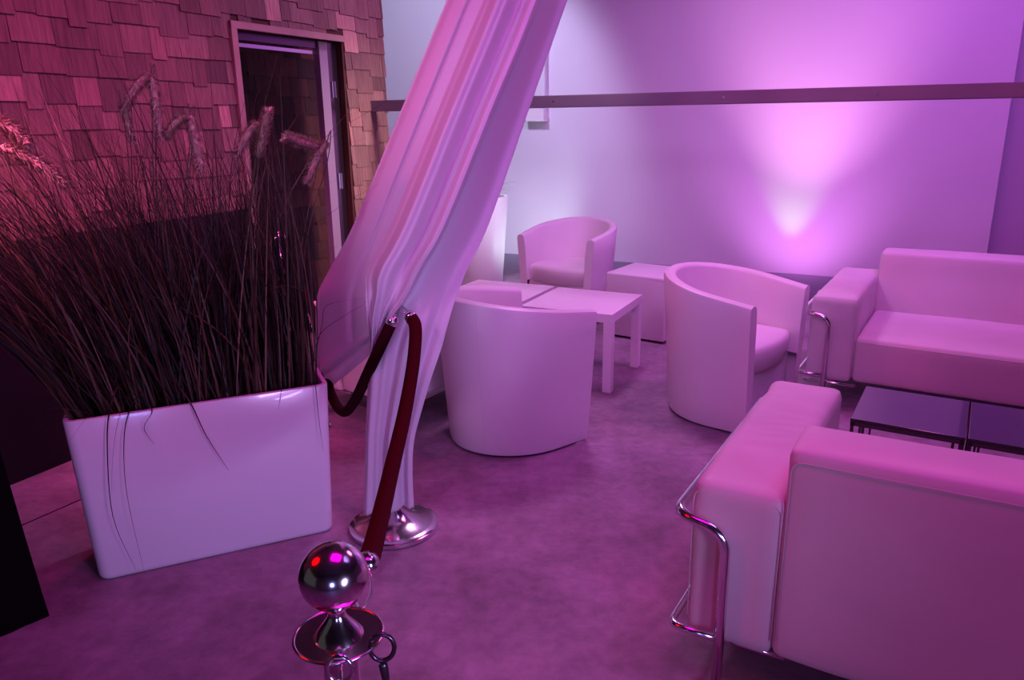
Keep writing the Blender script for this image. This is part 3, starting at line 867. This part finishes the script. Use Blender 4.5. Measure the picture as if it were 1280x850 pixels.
s1 = at(417, 720, 0.79); s1.z = 0; s2 = Vector((-0.453, 2.585, 0)); s3 = atz(348, 299, .953); s3.z = 0
stanchion(s1, 0, 'chrome ball-topped rope stanchion in the near foreground, cut by the bottom edge')
stanchion(s2, .3, 'chrome stanchion wrapped by the curtain tail, only its round base showing')
stanchion(s3, .6, 'chrome stanchion standing behind the grass, half hidden')


def rope(pts, r, m, label, hooks):
    t = thing('barrier_rope', label, 'rope', pts[0]); sp = spline(pts, 12)
    bm = bmesh.new(); tube(bm, sp, r, 20); keep(obj('velvet_rope', bm, m, None, True), t)
    for end, nxt, hk in ((sp[0], sp[1], hooks[0]), (sp[-1], sp[-2], hooks[1])):
        d = (end - nxt).normalized()
        bm = bmesh.new(); tube(bm, [end - d * .012, end + d * .004, end + d * .018, end + d * .022], [r * 1.06, r * 1.08, r * .8, r * .35], 20); f = keep(obj('ferrule', bm, m_chrome, None, True), t)
        if hk is not None:
            bm = bmesh.new(); e = end + d * .022; h = Vector(hk)
            o1 = (h - e).cross(Vector((0, 0, 1))).normalized() * .009
            L1 = spline([e, e.lerp(h, .3) + o1, e.lerp(h, .75) + o1 * 1.1, h, e.lerp(h, .75) - o1 * 1.1, e.lerp(h, .3) - o1], 6, closed=True)
            tube(bm, L1, .0028, 8, closed=True); keep(obj('snap_hook', bm, m_chrome, None, True), t)
    return t


def ringp(c, ang, r=RR): return Vector((c.x + r * cos(ang), c.y + r * sin(ang), .873))


e1 = at(490, 402, 2.47)
rope([e1, at(478, 428, 2.46), at(462, 462, 2.50), at(444, 500, 2.64), at(430, 515, 2.80), at(417, 500, 2.95), at(408, 470, 3.08), at(395, 400, 3.2), s3 + Vector((.07, -.10, .85))], .0195, m_velvet_d,
     'dark burgundy velvet rope sagging left from the curtain behind the white planter', ((ringp(s2, -.9)), ringp(s3, -.95)))
rope([at(514, 397, 2.40), at(519, 407, 2.37), at(519, 428, 2.33), at(515, 465, 2.22), at(505, 520, 2.03), at(491, 580, 1.80), at(477, 640, 1.55), at(466, 684, 1.35), at(459, 705, 1.25)], .0205, m_velvet,
     'crimson velvet rope running from the curtain to the foreground chrome ball', ((ringp(s2, -.5)), ringp(s1, 1.2)))


# two loose hooks on the foreground ring
def loose_hook(ang, label, m, dz, lean):
    c = ringp(s1, ang); t = thing('rope_hook', label, 'hook', c, 0, 'hooks on the foreground stanchion ring')
    out = Vector((cos(ang), sin(ang), 0)); side = Vector((-sin(ang), cos(ang), 0))
    bm = bmesh.new(); r = .0145; cc = out * .006 + Vector((0, 0, -r * .25))
    tube(bm, [cc + (side * lean + out).normalized() * (r * cos(a)) * 1 + Vector((0, 0, 1)) * (r * 1.25 * sin(a)) for a in [2 * pi * k / 20 for k in range(20)]], .0030, 8, closed=True); obj('hook_loop', bm, m, t, True)
    bm = bmesh.new(); p = cc + Vector((0, 0, -r * 1.25))
    tube(bm, [p, p + Vector((0, 0, -.006)), p + out * .002 + Vector((0, 0, -.022)), p + out * .003 + Vector((0, 0, -.034))], [.003, .0055, .005, .004], 12); obj('swivel', bm, m, t, True)
    q = p + out * .003 + Vector((0, 0, -.034))
    bm = bmesh.new(); tube(bm, [q, q + Vector((0, 0, -.004)), q + Vector((0, 0, -.012)), q + Vector((0, 0, -.03)), q + Vector((0, 0, -.036))], [.004, .009, .0125, .0125, .008], 16); obj('ferrule', bm, m_chrome, t, True)


loose_hook(-1.35, 'small chrome hook hanging in front of the foreground pole', m_chrome, 0, 4.0)
loose_hook(-.35, 'dark snap hook hanging from the right side of the foreground ring', m_darkmetal, 0, .45)

# ------------------------------------------------------------------ drape
def layer(bm, st, nu=60, nt=10, pleat=None):
    """st: list of (left px, right px, left depth, right depth); rows are splined, columns sampled with folds"""
    Ls = spline([Vector((l[0], l[1], yl)) for l, r, yl, yr in st], nt); Rs = spline([Vector((r[0], r[1], yr)) for l, r, yl, yr in st], nt)
    n = len(Ls); rows = []
    for i in range(n):
        t = i / (n - 1); row = []
        PL = at(Ls[i].x, Ls[i].y, Ls[i].z); PR = at(Rs[i].x, Rs[i].y, Rs[i].z)
        for k in range(nu + 1):
            s = k / nu; p = PL.lerp(PR, s); d = pleat(s, t) if pleat else 0
            p = p + Vector((0, d, 0)) + ray(640, 425) * 0; p = EY + (p - EY) * 1.0
            row.append(bm.verts.new(p))
        rows.append(row)
    for a, b_ in zip(rows[:-1], rows[1:]):
        for k in range(nu): bm.faces.new((a[k], a[k + 1], b_[k + 1], b_[k]))
    return rows


def g(s, c, w_): return math.exp(-((s - c) / w_) ** 2)


bm = bmesh.new()
# left, pale layer that billows behind the planter and is tucked back up to the tie
stA = [((725, -420), (790, -420), 2.92, 2.86), ((640, -205), (705, -205), 2.89, 2.83), ((557, 0), (618, 0), 2.86, 2.80), ((499, 140), (562, 140), 2.86, 2.78), ((441, 280), (508, 280), 2.90, 2.75),
       ((408, 342), (492, 345), 2.98, 2.68), ((394, 374), (492, 372), 3.00, 2.66), ((393, 420), (492, 386), 3.02, 2.64), ((397, 452), (492, 394), 3.00, 2.63), ((399, 462), (490, 398), 2.96, 2.62),
       ((398, 464), (490, 400), 3.04, 2.66), ((402, 468), (490, 404), 3.00, 2.65), ((404, 472), (490, 408), 2.96, 2.63), ((405, 476), (490, 414), 3.05, 2.68), ((412, 486), (490, 420), 3.06, 2.68)]
def plA(s, t):
    f = .03 * g(s, .02, .10) - .012 * g(s, .42, .2) + .014 * g(s, .50, .035)
    k = smoothstep((t - .45) / .2)
    return f * (1 - .5 * k) + k * (.018 * sin(s * 9 + t * 26) * s * (1.1 - s) * 2)
layer(bm, stA, 60, 8, plA)
# right flap, continuing below the tie as the hanging tail in front of the pole
stC = [((790, -420), (850, -420), 2.78, 2.74), ((722, -205), (780, -205), 2.74, 2.70), ((655, 0), (709, 0), 2.68, 2.82), ((598, 140), (660, 140), 2.64, 2.78), ((540, 280), (611, 280), 2.59, 2.70), ((508, 335), (585, 335), 2.56, 2.64),
       ((486, 375), (569, 375), 2.53, 2.60), ((472, 398), (560, 405), 2.51, 2.57), ((463, 425), (552, 435), 2.51, 2.55), ((460, 460), (540, 470), 2.51, 2.53), ((458, 500), (528, 510), 2.51, 2.53), ((456, 545), (518, 550), 2.50, 2.52),
       ((455, 590), (516, 590), 2.50, 2.51), ((453, 641), (518, 632), 2.50, 2.51)]
def plC(s, t):
    top = -.03 * g(s, .35, .25) + .02 * g(s, .8, .15)
    tail = .016 * sin(s * 15 + 1.0 + t * 1.5) - .02 * g(s, .5, .35) + .008 * sin(s * 31 + 2)
    k = smoothstep((t - .42) / .16); return top * (1 - k) + tail * k
layer(bm, stC, 84, 8, plC)
# middle fold lying on top, gathered at the tie
stB = [((770, -420), (815, -420), 2.72, 2.68), ((688, -205), (744, -205), 2.68, 2.62), ((603, 0), (674, 0), 2.66, 2.58), ((545, 140), (617, 140), 2.62, 2.53), ((488, 280), (560, 280), 2.56, 2.48), ((457, 340), (530, 333), 2.50, 2.46),
       ((456, 368), (510, 370), 2.48, 2.46), ((458, 392), (492, 394), 2.48, 2.46), ((461, 420), (480, 418), 2.485, 2.48), ((464, 445), (471, 445), 2.50, 2.50)]
KB = [(0, .045), (.10, .03), (.30, -.035), (.42, -.02), (.66, .055), (.76, .045), (.87, -.012), (.94, -.006), (1, .03)]
def kf(K, s):
    for (a, x), (b_, y) in zip(K[:-1], K[1:]):
        if s <= b_: return x + (y - x) * smoothstep((s - a) / (b_ - a))
    return K[-1][1]
def plB(s, t):
    k = smoothstep((t - .50) / .25)
    return kf(KB, s) * (1 - .65 * k) + k * (.009 * sin(s * 20 + 6 * t) + .006 * sin(s * 37)) + .004 * sin(s * 9 + t * 7)
layer(bm, stB, 84, 8, plB)
dr_ = obj('drape', bm, m_drape, None, True, recalc=False)
sol = dr_.modifiers.new('thickness', 'SOLIDIFY'); sol.thickness = 0.0016; sol.offset = 0
ctr = Vector(s2)
tag(dr_, 'long white satin drape pulled aside and gathered at the rope stanchion', 'curtain')
bm = bmesh.new()
for rx in (at(850, -420, 2.72), at(725, -420, 2.95)): pass
PLt, PRt = at(700, -420, 2.95), at(880, -420, 2.70); zt = (PLt.z + PRt.z) / 2 + .0
tube(bm, [PLt + Vector((-.1, 0, .012)), PRt + Vector((.1, 0, .012))], .014, 12); rod = obj('curtain_rod', bm, m_steel)
tag(rod, 'ceiling rod the white drape hangs from, above the picture', 'rod')

# ------------------------------------------------------------------ black draped block at the left edge
cA = Vector((-1.4509, 2.0659, 0)); d1 = Vector((-.66, -.75, 0)).normalized(); d2 = Vector((-.80, .60, 0)).normalized()
bm = bmesh.new(); rows_ = []
N_ = 26; per = [cA, cA + d1 * .55, cA + d1 * .55 + d2 * .6, cA + d2 * .6]
cen = sum(per, Vector()) / 4
for i in range(15):
    z = 1.18 * i / 14; row = []
    for e in range(4):
        a, c = per[e], per[(e + 1) % 4]
        for k in range(N_):
            f = k / N_; p = a.lerp(c, f); fl = 1 - .20 * (z / 1.18) ** .9
            o = (p - cen) * fl; wv = .008 * sin(f * 40 + e) * (1 - z / 1.3) * min(1, f * 6, (1 - f) * 6)
            q = cen + o * (1 + wv); q.z = z if i else .001; row.append(bm.verts.new(q))
    rows_.append(row)
for a, c in zip(rows_[:-1], rows_[1:]):
    n = len(a)
    for k in range(n): bm.faces.new((a[k], a[(k + 1) % n], c[(k + 1) % n], c[k]))
bm.faces.new(rows_[-1])
tag(obj('draped_block', bm, m_black, None, True), 'black cloth-covered block at the left picture edge', 'block')
